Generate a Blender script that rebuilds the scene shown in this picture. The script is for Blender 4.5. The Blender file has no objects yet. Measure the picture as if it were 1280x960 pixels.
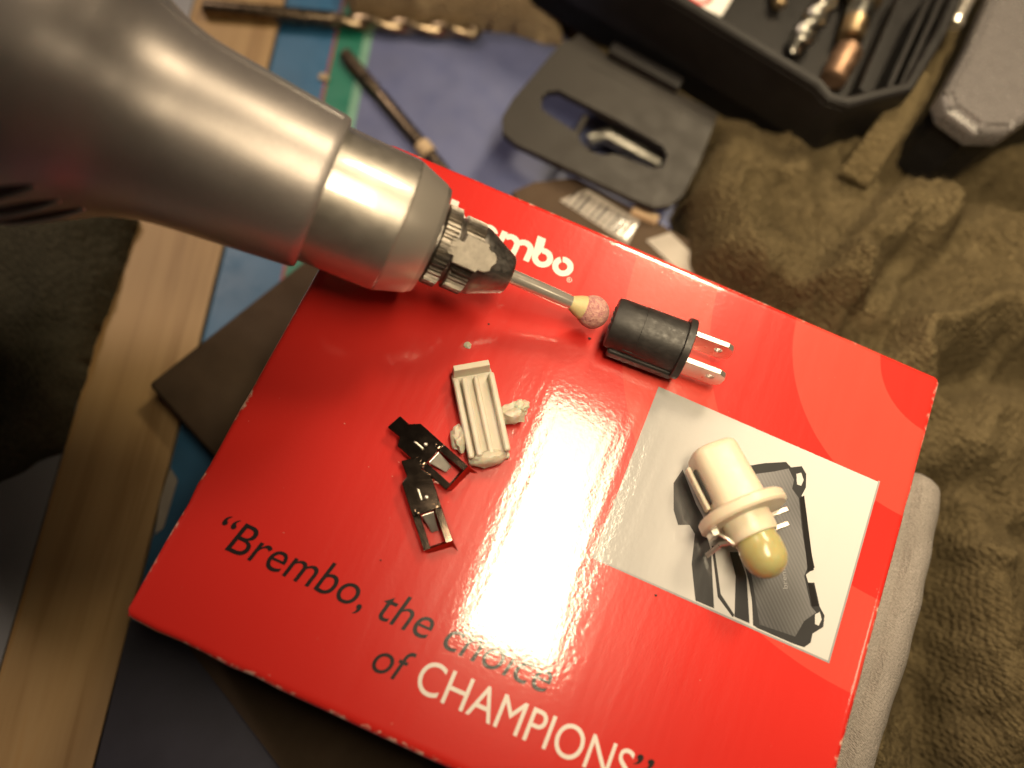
import bpy, bmesh, math, random
from mathutils import Matrix, Vector, noise as mnoise

# ------------------------------------------------------------------ scene, camera, world, lamps, exposure
S = 0.001                       # everything below is written in millimetres
HB = 38.0                       # height of the red carton's top above the table
BW, BH = 95.0, 79.75            # carton top, width x depth
sc = bpy.context.scene
col = sc.collection
CAM = Vector((38.379, 12.549, 116.584 + HB))
RX = Vector((0.9158248, 0.3906726, 0.0929515)); DN = Vector((0.3999810, -0.8667870, -0.2978178)); FW = Vector((-0.0357801, 0.3099277, -0.9500866))
FPX = 1035.0
cd = bpy.data.cameras.new('camera'); cam = bpy.data.objects.new('camera', cd); col.objects.link(cam)
m = Matrix((RX, -DN, -FW)).transposed().to_4x4(); m.translation = CAM * S
cam.matrix_world = m
cd.sensor_width = 36.0; cd.lens = 36.0 * FPX / 1280.0; cd.clip_start = 0.005; cd.clip_end = 20.0
cd.dof.use_dof = True; cd.dof.focus_distance = 0.121; cd.dof.aperture_fstop = 7.8
sc.camera = cam
w = bpy.data.worlds.new('World'); sc.world = w; w.use_nodes = True
bgn = w.node_tree.nodes['Background']; bgn.inputs[0].default_value = (1.0, 0.80, 0.62, 1); bgn.inputs[1].default_value = 0.016

def area_lamp(name, loc, aim, sx, sy, power, color, roll=0.0, spread=180):
    l = bpy.data.lights.new(name, 'AREA'); l.shape = 'RECTANGLE'; l.size = sx * S; l.size_y = sy * S
    l.energy = power; l.color = color; l.spread = math.radians(spread)
    o = bpy.data.objects.new(name, l); col.objects.link(o)
    d = (Vector(aim) - Vector(loc)).normalized()
    yv = Vector((math.sin(roll), math.cos(roll), 0)); zv = -d; xv = yv.cross(zv).normalized(); yv = zv.cross(xv)
    mm = Matrix((xv, yv, zv)).transposed().to_4x4(); mm.translation = Vector(loc) * S
    o.matrix_world = mm
    return o
area_lamp('work_lamp', (61, 68.5, HB + 185), (108, 116, HB), 33, 99, 0.25, (1.0, 0.80, 0.52), 0.0, 92)
area_lamp('back_lamp', (70, 250, HB + 230), (105, 150, HB), 50, 50, 0.22, (1.0, 0.80, 0.52), 0.0, 84)
area_lamp('side_lamp', (240, 80, HB + 215), (70, 60, HB), 40, 40, 0.04, (1.0, 0.81, 0.54))
area_lamp('room_lamp', (-400, 270, HB + 480), (-60, 75, HB + 30), 90, 90, 0.12, (1.0, 0.78, 0.62), 0.0, 40)
sc.view_settings.view_transform = 'Standard'; sc.view_settings.look = 'None'
sc.view_settings.gamma = 1.0; sc.view_settings.use_curve_mapping = False
sc.view_settings.exposure = -0.25
sc.cycles.max_bounces = 8

rnd = random.Random(7)
PI = math.pi

def at(x, y, z):
    """photo pixel -> point on the horizontal plane at height z (mm)"""
    d = RX * ((x - 640) / FPX) + DN * ((y - 480) / FPX) + FW
    return CAM + d * ((z - CAM.z) / d.z)

# ------------------------------------------------------------------ materials
MATS = {}
class N:
    """small node-tree writer"""
    def __init__(s, name):
        s.m = bpy.data.materials.new(name); s.m.use_nodes = True; s.t = s.m.node_tree
        s.p = s.t.nodes['Principled BSDF']; s.out = s.t.nodes['Material Output']
        s._co = None
    def n(s, typ, **kw):
        k = s.t.nodes.new(typ)
        for a, b in kw.items(): setattr(k, a, b)
        return k
    def l(s, a, b): s.t.links.new(a, b)
    def co(s):
        if s._co is None: s._co = s.n('ShaderNodeTexCoord').outputs['Object']
        return s._co
    def mapping(s, scale=(1, 1, 1), rot=(0, 0, 0), loc=(0, 0, 0)):
        k = s.n('ShaderNodeMapping'); s.l(s.co(), k.inputs[0])
        k.inputs['Scale'].default_value = scale; k.inputs['Rotation'].default_value = rot; k.inputs['Location'].default_value = loc
        return k.outputs[0]
    def noise(s, scale, detail=4, rough=.55, vec=None, dist=0):
        k = s.n('ShaderNodeTexNoise'); k.inputs['Scale'].default_value = scale; k.inputs['Detail'].default_value = detail
        k.inputs['Roughness'].default_value = rough; k.inputs['Distortion'].default_value = dist
        s.l(vec if vec is not None else s.co(), k.inputs['Vector']); return k.outputs[0]
    def ramp(s, fac, stops, interp='LINEAR'):
        k = s.n('ShaderNodeValToRGB'); k.color_ramp.interpolation = interp
        e = k.color_ramp.elements
        while len(e) < len(stops): e.new(0.5)
        for i, (p, c) in enumerate(stops):
            e[i].position = p; e[i].color = (c if isinstance(c, tuple) else (c, c, c)) + ((1,) if isinstance(c, tuple) and len(c) == 3 or not isinstance(c, tuple) else ())
        s.l(fac, k.inputs[0]); return k.outputs[0]
    def mix(s, fac, a, b):
        k = s.n('ShaderNodeMix', data_type='RGBA')
        for v, i in ((fac, 0), (a, 6), (b, 7)):
            if hasattr(v, 'links'): s.l(v, k.inputs[i])
            elif i == 0: k.inputs[0].default_value = v
            else: k.inputs[i].default_value = tuple(v) + (1,)
        return k.outputs[2]
    def math(s, op, a, b=0.0, c=0.0):
        k = s.n('ShaderNodeMath', operation=op)
        for i, v in enumerate((a, b, c)):
            if hasattr(v, 'links'): s.l(v, k.inputs[i])
            else: k.inputs[i].default_value = v
        return k.outputs[0]
    def bump(s, h, dist, strength=1.0, prev=None):
        k = s.n('ShaderNodeBump'); k.inputs['Strength'].default_value = strength; k.inputs['Distance'].default_value = dist * S
        s.l(h, k.inputs['Height'])
        if prev is not None: s.l(prev, k.inputs['Normal'])
        s.l(k.outputs[0], s.p.inputs['Normal']); return k.outputs[0]
    def color(s, c):
        if hasattr(c, 'links'): s.l(c, s.p.inputs['Base Color'])
        else: s.p.inputs['Base Color'].default_value = tuple(c) + (1,)
    def rough(s, r):
        if hasattr(r, 'links'): s.l(r, s.p.inputs['Roughness'])
        else: s.p.inputs['Roughness'].default_value = r
    def set(s, **kw):
        for a, b in kw.items(): s.p.inputs[a.replace('_', ' ')].default_value = b

def simple(name, c, rough=.5, metal=0.0, var=.18, vs=400, bump=0.0, bs=1500, c2=None, rvar=.12, spec=.5, coat=0.0, trans=0.0, sss=0.0):
    """base colour broken up by noise, uneven gloss and a fine relief"""
    k = N(name)
    a = tuple(v * (1 - var) for v in c); b = tuple(min(1, v * (1 + var)) for v in c) if c2 is None else c2
    k.color(k.ramp(k.noise(vs, 5), [(.3, a), (.7, b)]))
    k.rough(k.ramp(k.noise(vs * 2.3, 4), [(.25, max(.02, rough - rvar)), (.75, min(1, rough + rvar))]))
    k.set(Metallic=metal, Specular_IOR_Level=spec, Coat_Weight=coat, Transmission_Weight=trans)
    if sss: k.set(Subsurface_Weight=sss, Subsurface_Scale=.0015)
    if bump: k.bump(k.noise(bs, 4), bump)
    MATS[name] = k.m
    return k

def gloss_relief(k, g=1.0):
    """laminated print: orange peel plus long shallow waves of the board, the same for all inks"""
    a = k.noise(1500, 2, .6, k.mapping((1, 1, 0)))
    b = k.noise(210, 2, .5, k.mapping((1.0, 0.05, 0), rot=(0, 0, .02)))
    c = k.noise(620, 2, .5, k.mapping((1.0, 0.30, 0)))
    n1 = k.bump(a, .012 * g)
    n2 = k.bump(b, .07 * g, 1.0, n1)
    n3 = k.bump(c, .014 * g, 1.0, n2); k.l(n3, k.p.inputs['Coat Normal'])

def ink(name, c):
    k = N(name); k.set(Specular_IOR_Level=.30, Coat_Weight=1.0, Coat_Roughness=.07, Coat_IOR=1.62); k.rough(.30)
    gloss_relief(k)
    k.color(c); MATS[name] = k.m
    return k

RED = (.60, .022, .016)
def carton_red():
    k = N('carton_red'); k.set(Specular_IOR_Level=.30, Coat_Weight=1.0, Coat_Roughness=.07, Coat_IOR=1.62)
    gloss_relief(k)
    sp = k.n('ShaderNodeSeparateXYZ'); k.l(k.co(), sp.inputs[0])
    x, y = sp.outputs[0], sp.outputs[1]
    # two paler printed rings round the far right corner
    dx = k.math('SUBTRACT', x, .0956); dy = k.math('SUBTRACT', y, .0811)
    r = k.math('SQRT', k.math('ADD', k.math('MULTIPLY', dx, dx), k.math('MULTIPLY', dy, dy)))
    def band(a, b): return k.math('MULTIPLY', k.math('GREATER_THAN', r, a * S), k.math('LESS_THAN', r, b * S))
    ring = k.math('ADD', band(10.9, 25.05), band(38.2, 51.9))
    red = k.mix(k.math('MULTIPLY', ring, .85), RED, (.64, .060, .042))
    red = k.mix(k.math('MULTIPLY', k.ramp(k.noise(60, 5), [(.45, 0.), (.8, 1.)]), .10), red, (.45, .01, .01))
    # rubbed edges: bare board shows where the fold has been knocked
    ex = k.math('MINIMUM', x, k.math('SUBTRACT', BW * S, x)); ey = k.math('MINIMUM', y, k.math('SUBTRACT', BH * S, y))
    ed = k.math('MULTIPLY', k.math('MINIMUM', k.math('MULTIPLY', ex, .72), ey), 1000.0)
    nz = k.noise(900, 6, .7); nz2 = k.noise(140, 3, .6)
    near = k.ramp(k.math('MULTIPLY', ed, .4), [(0.0, .58), (.12, .44), (.3, .30), (.55, .0)])
    wear = k.math('MULTIPLY', near, k.math('MULTIPLY', nz, nz2))
    wear = k.ramp(wear, [(.135, 0.), (.175, 1.)])
    # tiny pinholes and scuffs
    sp2 = k.ramp(k.noise(1700, 1, .5), [(.80, 0.), (.815, 1.)])
    scr = k.ramp(k.noise(260, 6, .75, k.mapping((1, .25, 1), rot=(0, 0, .9))), [(.745, 0.), (.765, 1.)])
    wear = k.math('MAXIMUM', wear, k.math('MULTIPLY', k.math('MAXIMUM', sp2, k.math('MULTIPLY', scr, .5)), .5))
    k.color(k.mix(k.math('MULTIPLY', wear, .8), red, (.72, .58, .47)))
    k.rough(k.ramp(wear, [(0., .30), (1., .8)]))
    MATS['carton_red'] = k.m
carton_red()
ink('ink_black', (.012, .010, .010)); ink('ink_cream', (.80, .74, .68)); ink('ink_grey', (.30, .30, .31)); ink('ink_dark', (.035, .035, .037))
k = ink('ink_photo', (.7, .7, .7))
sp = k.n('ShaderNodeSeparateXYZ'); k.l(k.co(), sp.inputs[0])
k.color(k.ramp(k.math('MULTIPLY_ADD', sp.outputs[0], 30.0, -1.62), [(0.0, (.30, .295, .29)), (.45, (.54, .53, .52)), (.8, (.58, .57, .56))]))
k = ink('ink_pad', (.2, .2, .2))
wv = k.n('ShaderNodeTexWave'); wv.inputs['Scale'].default_value = 900; wv.bands_direction = 'DIAGONAL'; k.l(k.co(), wv.inputs['Vector'])
k.color(k.mix(.2, k.ramp(k.noise(55, 1), [(.3, (.06, .06, .063)), (.7, (.27, .27, .28))]), k.ramp(wv.outputs[0], [(.3, (.10, .10, .10)), (.7, (.24, .24, .25))])))
simple('carton_side', (.55, .016, .013), .35, bump=.01, var=.1)
simple('raw_board', (.42, .35, .27), .85, bump=.03)
simple('kraft', (.072, .050, .033), .85, bump=.06, vs=120, spec=.2)
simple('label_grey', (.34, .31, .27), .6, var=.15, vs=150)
simple('table_paint', (.30, .30, .31), .5, vs=60)
k = N('pine')                                    # long grain with a few dark flecks
d_ = at(154, 810, 2) - at(334, 87, 2)
rot_ = k.mapping(rot=(0, 0, PI / 2 - math.atan2(d_.y, d_.x)))
def along(sy):
    q_ = k.n('ShaderNodeMapping'); k.l(rot_, q_.inputs[0]); q_.inputs['Scale'].default_value = (1, sy, 1); return q_.outputs[0]
g = k.noise(190, 4, .6, along(.05), .5)
g2 = k.noise(700, 4, .6, along(.03))
c = k.ramp(g, [(.30, (.26, .155, .060)), (.46, (.43, .285, .130)), (.60, (.47, .32, .152)), (.72, (.44, .255, .09))])
c = k.mix(k.math('MULTIPLY', g2, .35), c, (.36, .20, .07))
kn = k.ramp(k.noise(55, 2, .5, k.mapping((1, .6, 1), loc=(.3, .1, 0))), [(.74, 0.), (.80, 1.)])
c = k.mix(k.math('MULTIPLY', kn, .6), c, (.13, .06, .02))
k.color(c); k.rough(.55); k.bump(g2, .05); MATS['pine'] = k.m
simple('navy_paper', (.045, .046, .066), .6, vs=90)
simple('mat_slate', (.105, .125, .25), .42, var=.1, vs=90, bump=.01)
simple('mat_blue', (.030, .13, .27), .40, var=.12, vs=90, bump=.01)
simple('mat_green', (.012, .17, .115), .40, var=.12, vs=90)
simple('mat_pale_green', (.16, .34, .26), .45, var=.1)
simple('mat_red_line', (.25, .05, .06), .5)
simple('white_board', (.30, .31, .34), .5, var=.1, vs=60)
k = simple('silver_paint', (.52, .475, .45), .42, .70, var=.06, vs=2500, bump=.010, bs=3500, rvar=.05)
gr = k.ramp(k.noise(45, 6, .7), [(.40, .34), (.75, .50)]); k.rough(gr)     # greasy handling marks
simple('silver_lit_pink', (.60, .47, .45), .42, .2, var=.05, vs=800, bump=.008, bs=3500)  # body silver with the pinkish light on the tool's far end mixed into the colour
simple('tool_seam', (.20, .17, .16), .45, .3)
simple('dark_void', (.012, .011, .011), .6)
simple('clear_rim', (.75, .72, .68), .12, trans=.7)
k = simple('chrome_nose', (.52, .48, .43), .40, .82, var=.10, vs=300, rvar=.05, coat=1.0); k.set(Coat_Roughness=.04)
k = N('turned_steel'); k.color((.60, .55, .49)); k.set(Metallic=.72)
k.rough(.36); k.bump(k.noise(2600, 2, .5, k.mapping((1, .04, .04))), .004); MATS['turned_steel'] = k.m
simple('dark_steel', (.28, .26, .24), .42, 1.0, var=.2, vs=700, bump=.006)
simple('knurl_steel', (.30, .27, .235), .40, 1.0, var=.35, vs=900, bump=.01)
simple('bright_flat', (.27, .245, .21), .55, .8, var=.1, vs=900)
simple('shank_steel', (.70, .65, .58), .24, .72, var=.03, rvar=.04)
k = N('grindstone')
v = k.n('ShaderNodeTexVoronoi'); v.inputs['Scale'].default_value = 3600; k.l(k.co(), v.inputs['Vector'])
k.color(k.mix(.55, k.ramp(k.noise(1900, 4, .7), [(.3, (.30, .11, .12)), (.5, (.50, .24, .20)), (.7, (.62, .36, .22))]), k.ramp(v.outputs['Color'], [(.2, (.32, .12, .15)), (.8, (.60, .36, .30))])))
k.rough(.85); k.bump(v.outputs['Distance'], .10); MATS['grindstone'] = k.m
simple('stone_neck', (.58, .48, .24), .6, bump=.02, sss=.2)
simple('black_plastic', (.017, .016, .015), .46, var=.3, vs=500, bump=.012, bs=2500, rvar=.1)
simple('plug_black', (.020, .018, .017), .50, var=.35, vs=600, bump=.015, bs=2200)
simple('case_black', (.010, .009, .009), .46, var=.2, vs=150, bump=.02, bs=1200, spec=.28)
simple('latch_black', (.028, .025, .022), .52, var=.12, vs=120, bump=.02, bs=1500, spec=.3)
simple('blade_tin', (.74, .69, .62), .33, .9, var=.06, rvar=.08)
simple('clip_metal', (.34, .26, .21), .08, 1.0, var=.15, vs=300, rvar=.02)
k = simple('ivory_plastic', (.66, .59, .46), .38, var=.04, vs=200, bump=.006, bs=1800, sss=.25)
simple('white_plastic', (.66, .60, .50), .50, var=.05, vs=300, bump=.012, bs=1500, sss=.2)
simple('torn_plastic', (.66, .60, .47), .36, var=.15, vs=700, bump=.12, bs=900, sss=.3, trans=.15)
k = simple('bulb_yellow', (.40, .365, .165), .24, var=.10, vs=300, sss=.6, coat=.1, bump=.02, bs=250, rvar=.04)
simple('bit_brown', (.20, .155, .11), .30, 1.0, var=.3, vs=500, bump=.01)
simple('bit_bronze', (.36, .28, .19), .32, 1.0, var=.25, vs=300)
simple('bit_grey', (.33, .32, .29), .33, 1.0, var=.25, vs=300)
simple('brass', (.50, .37, .22), .38, 1.0, var=.2, vs=200)
simple('copper', (.38, .24, .16), .48, 1.0, var=.2, vs=200)
simple('pale_wood', (.48, .36, .22), .6, var=.2, vs=120, bump=.03)
k = simple('smoked_lid', (.20, .185, .185), .22, var=.08, trans=.45); k.set(Alpha=.93)
simple('paper_white', (.72, .70, .66), .6, var=.05)
simple('paper_red', (.55, .03, .03), .5, var=.05)
def cloth_mat(name, a, b, bs, bd, knit=False):
    k = N(name)
    n1 = k.noise(55, 6, .65); n2 = k.noise(bs * 1.6, 4, .7)
    # rows of loops: stretched cells, bent a little by a slow noise
    wob = k.n('ShaderNodeMapping'); k.l(k.co(), wob.inputs[0]); wob.inputs['Rotation'].default_value = (0, 0, .45)
    mx_ = k.n('ShaderNodeVectorMath', operation='ADD'); k.l(wob.outputs[0], mx_.inputs[0])
    nn_ = k.n('ShaderNodeTexNoise'); nn_.inputs['Scale'].default_value = 40; k.l(k.co(), nn_.inputs['Vector'])
    sc2 = k.n('ShaderNodeVectorMath', operation='SCALE'); k.l(nn_.outputs['Color'], sc2.inputs[0]); sc2.inputs['Scale'].default_value = .004; k.l(sc2.outputs[0], mx_.inputs[1])
    st = k.n('ShaderNodeMapping'); k.l(mx_.outputs[0], st.inputs[0]); st.inputs['Scale'].default_value = (1.0, 1.9, 1.0)
    v = k.n('ShaderNodeTexVoronoi'); v.inputs['Scale'].default_value = bs; v.inputs['Randomness'].default_value = .65; k.l(st.outputs[0], v.inputs['Vector'])
    c = k.mix(k.ramp(n1, [(.3, 0.), (.7, 1.)]), a, b)
    k.color(k.mix(k.math('MULTIPLY', k.ramp(n2, [(.35, 1.), (.6, 0.)]), .45), c, tuple(q * .45 for q in a)))
    k.rough(.95); k.set(Specular_IOR_Level=.10)
    k.bump(k.math('ADD', k.math('MULTIPLY', n2, .7), k.math('MULTIPLY', v.outputs['Distance'], -1.2)), bd); MATS[name] = k.m
cloth_mat('terry', (.084, .063, .032), (.134, .104, .056), 760, .55)
cloth_mat('tan_terry', (.30, .22, .13), (.42, .33, .21), 900, .5)
cloth_mat('dark_cloth', (.050, .046, .030), (.075, .068, .046), 600, .3)
cloth_mat('grey_suede', (.25, .225, .205), (.36, .325, .30), 2300, .16, True)
simple('fuzz', (.118, .091, .050), .9, var=.3, vs=100, spec=.1)

# ------------------------------------------------------------------ mesh helpers
I4 = Matrix.Identity(4)
def frame(o, x, up=(0, 0, 1)):
    x = Vector(x).normalized(); y = Vector(up).cross(x).normalized(); z = x.cross(y)
    mm = Matrix((x, y, z)).transposed().to_4x4(); mm.translation = Vector(o); return mm
class MB:
    def __init__(s): s.v = []; s.f = []
    def add(s, vs, fs, M=I4):
        o = len(s.v); s.v += [M @ Vector(p) for p in vs]; s.f += [tuple(i + o for i in f) for f in fs]; return s
    def box(s, c, d, M=I4, b=0.0):
        hx, hy, hz = d[0] / 2, d[1] / 2, d[2] / 2
        if b <= 0:
            vs = [(c[0] + i * hx, c[1] + j * hy, c[2] + k * hz) for i in (-1, 1) for j in (-1, 1) for k in (-1, 1)]
            return s.add(vs, [(0, 1, 3, 2), (4, 6, 7, 5), (0, 4, 5, 1), (2, 3, 7, 6), (0, 2, 6, 4), (1, 5, 7, 3)], M)
        p = rrect(2 * hx, 2 * hy, min(b * 1.5, hx * .95, hy * .95), 4)
        q = [(x * (1 - b / hx), y * (1 - b / hy)) for x, y in p]
        rings = [[(x + c[0], y + c[1], c[2] + z) for x, y in r] for r, z in ((q, -hz), (p, -hz + b), (p, hz - b), (q, hz))]
        return s.loft(rings, M)
    def loft(s, rings, M=I4, cap=True, closed=True):
        n = len(rings[0]); vs = [p for r in rings for p in r]; fs = []
        for i in range(len(rings) - 1):
            for j in range(n if closed else n - 1):
                a = i * n + j; b = i * n + (j + 1) % n; fs.append((a, b, b + n, a + n))
        if cap: fs.append(tuple(range(n - 1, -1, -1))); fs.append(tuple(range(len(vs) - n, len(vs))))
        return s.add(vs, fs, M)
    def rev(s, prof, seg=48, M=I4, cap=True, fn=None):
        """profile of (x, r) turned about the local x axis; fn(angle, x, r) may alter the radius"""
        rings = [[(x, (fn(2 * PI * j / seg, x, r) if fn else r) * math.cos(2 * PI * j / seg), (fn(2 * PI * j / seg, x, r) if fn else r) * math.sin(2 * PI * j / seg)) for j in range(seg)] for x, r in prof]
        return s.loft(rings, M, cap)
    def prism(s, poly, z0, z1, M=I4):
        return s.loft([[(x, y, z0) for x, y in poly], [(x, y, z1) for x, y in poly]], M)
    def tube(s, path, r, seg=10, M=I4):
        P = [Vector(p) for p in path]; rs = r if isinstance(r, (list, tuple)) else [r] * len(P); rings = []
        for i, p in enumerate(P):
            t = (P[min(i + 1, len(P) - 1)] - P[max(i - 1, 0)]).normalized()
            a = t.cross(Vector((0, 0, 1)) if abs(t.z) < .9 else Vector((1, 0, 0))).normalized(); b = t.cross(a)
            rings.append([p + (a * math.cos(2 * PI * j / seg) + b * math.sin(2 * PI * j / seg)) * rs[i] for j in range(seg)])
        return s.loft(rings, M)
    def blob(s, c, r, amp=.25, seed=0, M=I4, fq=1.0):
        bm = bmesh.new(); bmesh.ops.create_icosphere(bm, subdivisions=3, radius=1.0)
        rr = r if isinstance(r, (list, tuple)) else (r, r, r)
        vs = []
        for v in bm.verts:
            d = v.co.normalized(); q = 1 + amp * mnoise.noise(d * 1.6 * fq + Vector((seed * 3.1, seed, 0))) + amp * .5 * mnoise.noise(d * 4 * fq + Vector((seed, 7, seed)))
            vs.append((c[0] + d.x * rr[0] * q, c[1] + d.y * rr[1] * q, c[2] + d.z * rr[2] * q))
        fs = [tuple(v.index for v in f.verts) for f in bm.faces]; bm.free()
        return s.add(vs, fs, M)
    def build(s, name, mat, parent=None, smooth=True, angle=35, origin=None):
        """one mesh object; origin (mm) is where it stands when it is a thing by itself"""
        me = bpy.data.meshes.new(name); o0 = Vector(origin) if origin is not None else Vector((0, 0, 0))
        me.from_pydata([tuple((p - o0) * S) for p in s.v], [], s.f)
        bm = bmesh.new(); bm.from_mesh(me); bmesh.ops.recalc_face_normals(bm, faces=bm.faces)
        if smooth:
            for f in bm.faces: f.smooth = True
            for e in bm.edges:
                if len(e.link_faces) == 2 and e.calc_face_angle(0) > math.radians(angle): e.smooth = False
        bm.to_mesh(me); bm.free()
        me.materials.append(MATS[mat])
        o = bpy.data.objects.new(name, me); col.objects.link(o)
        if parent is not None: o.parent = parent
        if origin is not None: o.location = o0 * S
        return o
def rrect(w_, h_, r, n=5):
    out = []
    for cx, cy, a0 in ((w_ / 2 - r, h_ / 2 - r, 0), (-w_ / 2 + r, h_ / 2 - r, 90), (-w_ / 2 + r, -h_ / 2 + r, 180), (w_ / 2 - r, -h_ / 2 + r, 270)):
        for i in range(n + 1):
            a = math.radians(a0 + 90 * i / n); out.append((cx + r * math.cos(a), cy + r * math.sin(a)))
    return out
def thing(name, label, cat, loc=(0, 0, 0), rz=0.0, group=None):
    o = bpy.data.objects.new(name, None); o.empty_display_size = .005; col.objects.link(o)
    o.location = Vector(loc) * S; o.rotation_euler = (0, 0, rz)
    return tag(o, label, cat, group)
def tag(o, label, cat, group=None):
    o['label'] = label; o['category'] = cat
    if group: o['group'] = group
    return o
def px(pts, z): return [at(a, b, z) for a, b in pts]
def ccw(poly):
    a = sum(poly[i][0] * poly[(i + 1) % len(poly)][1] - poly[(i + 1) % len(poly)][0] * poly[i][1] for i in range(len(poly)))
    return poly if a > 0 else poly[::-1]
def slab(name, pts, z0, z1, mat, parent=None, origin=None):
    """a flat piece with the outline pts (pixels seen on the plane z1)"""
    poly = ccw([(p.x, p.y) for p in px(pts, z1)])
    return MB().prism(poly, z0, z1).build(name, mat, parent, smooth=False, origin=origin)

# ------------------------------------------------------------------ setting: table
t = MB().box((40, 60, -11), (900, 900, 20)).build('table_top', 'table_paint', None, smooth=False); t['kind'] = 'structure'
# the bare pine board and the striped cover lie side by side on it; both run along the same direction
E1 = at(334, 87, 2); E2 = at(154, 810, 2); U = (E2 - E1).normalized(); V = Vector((-U.y, U.x, 0))
if V.x < 0: V = -V
def strip(name, v0, v1, z0, z1, mat, parent=None, u0=-260, u1=320, origin=None, wob=0.0):
    vs = []; n = 24
    mb = MB(); L = []; Rr = []
    for i in range(n + 1):
        u = u0 + (u1 - u0) * i / n
        L.append(E1 + U * u + V * (v0 + wob * math.sin(i * 1.7))); Rr.append(E1 + U * u + V * v1)
    poly = [(p.x, p.y) for p in L] + [(p.x, p.y) for p in Rr[::-1]]
    mb.prism(ccw(poly), z0, z1)
    return mb.build(name, mat, parent, smooth=False, origin=origin)
def vof(x, y, z=2): return (at(x, y, z) - E1).dot(V)
vl = vof(165, 272)
base = E1 + U * 60
pl = strip('pine_plank', vl, -.2, -1, 2.0, 'pine', origin=(base.x + V.x * vl / 2, base.y + V.y * vl / 2, -1))
tag(pl, 'bare pine plank with straight grain beside the blue striped table cover', 'plank')
cv = thing('table_cover', 'slate blue table cover with blue, green and thin red stripes along its edge', 'table cover', (0, 0, 0))
v1 = vof(412, 78); v2 = vof(445, 86); v3 = vof(455, 92)
strip('blue_stripe', 0, v1 - .5, -1, 1.0, 'mat_blue', cv)
strip('red_line', v1 - .5, v1 + .2, -1, 1.0, 'mat_red_line', cv)
strip('green_stripe', v1 + .2, v2, -1, 1.0, 'mat_green', cv)
strip('pale_green_stripe', v2, v3, -1, 1.0, 'mat_pale_green', cv)
strip('slate_field', v3, v3 + 220, -1, 1.0, 'mat_slate', cv)
wb = strip('grey_board', vl - 120, vl - .6, -1, 1.4, 'white_board', origin=(-150, 0, -1))
tag(wb, 'pale grey board along the pine plank, partly under the dark cloth', 'board')

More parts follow.
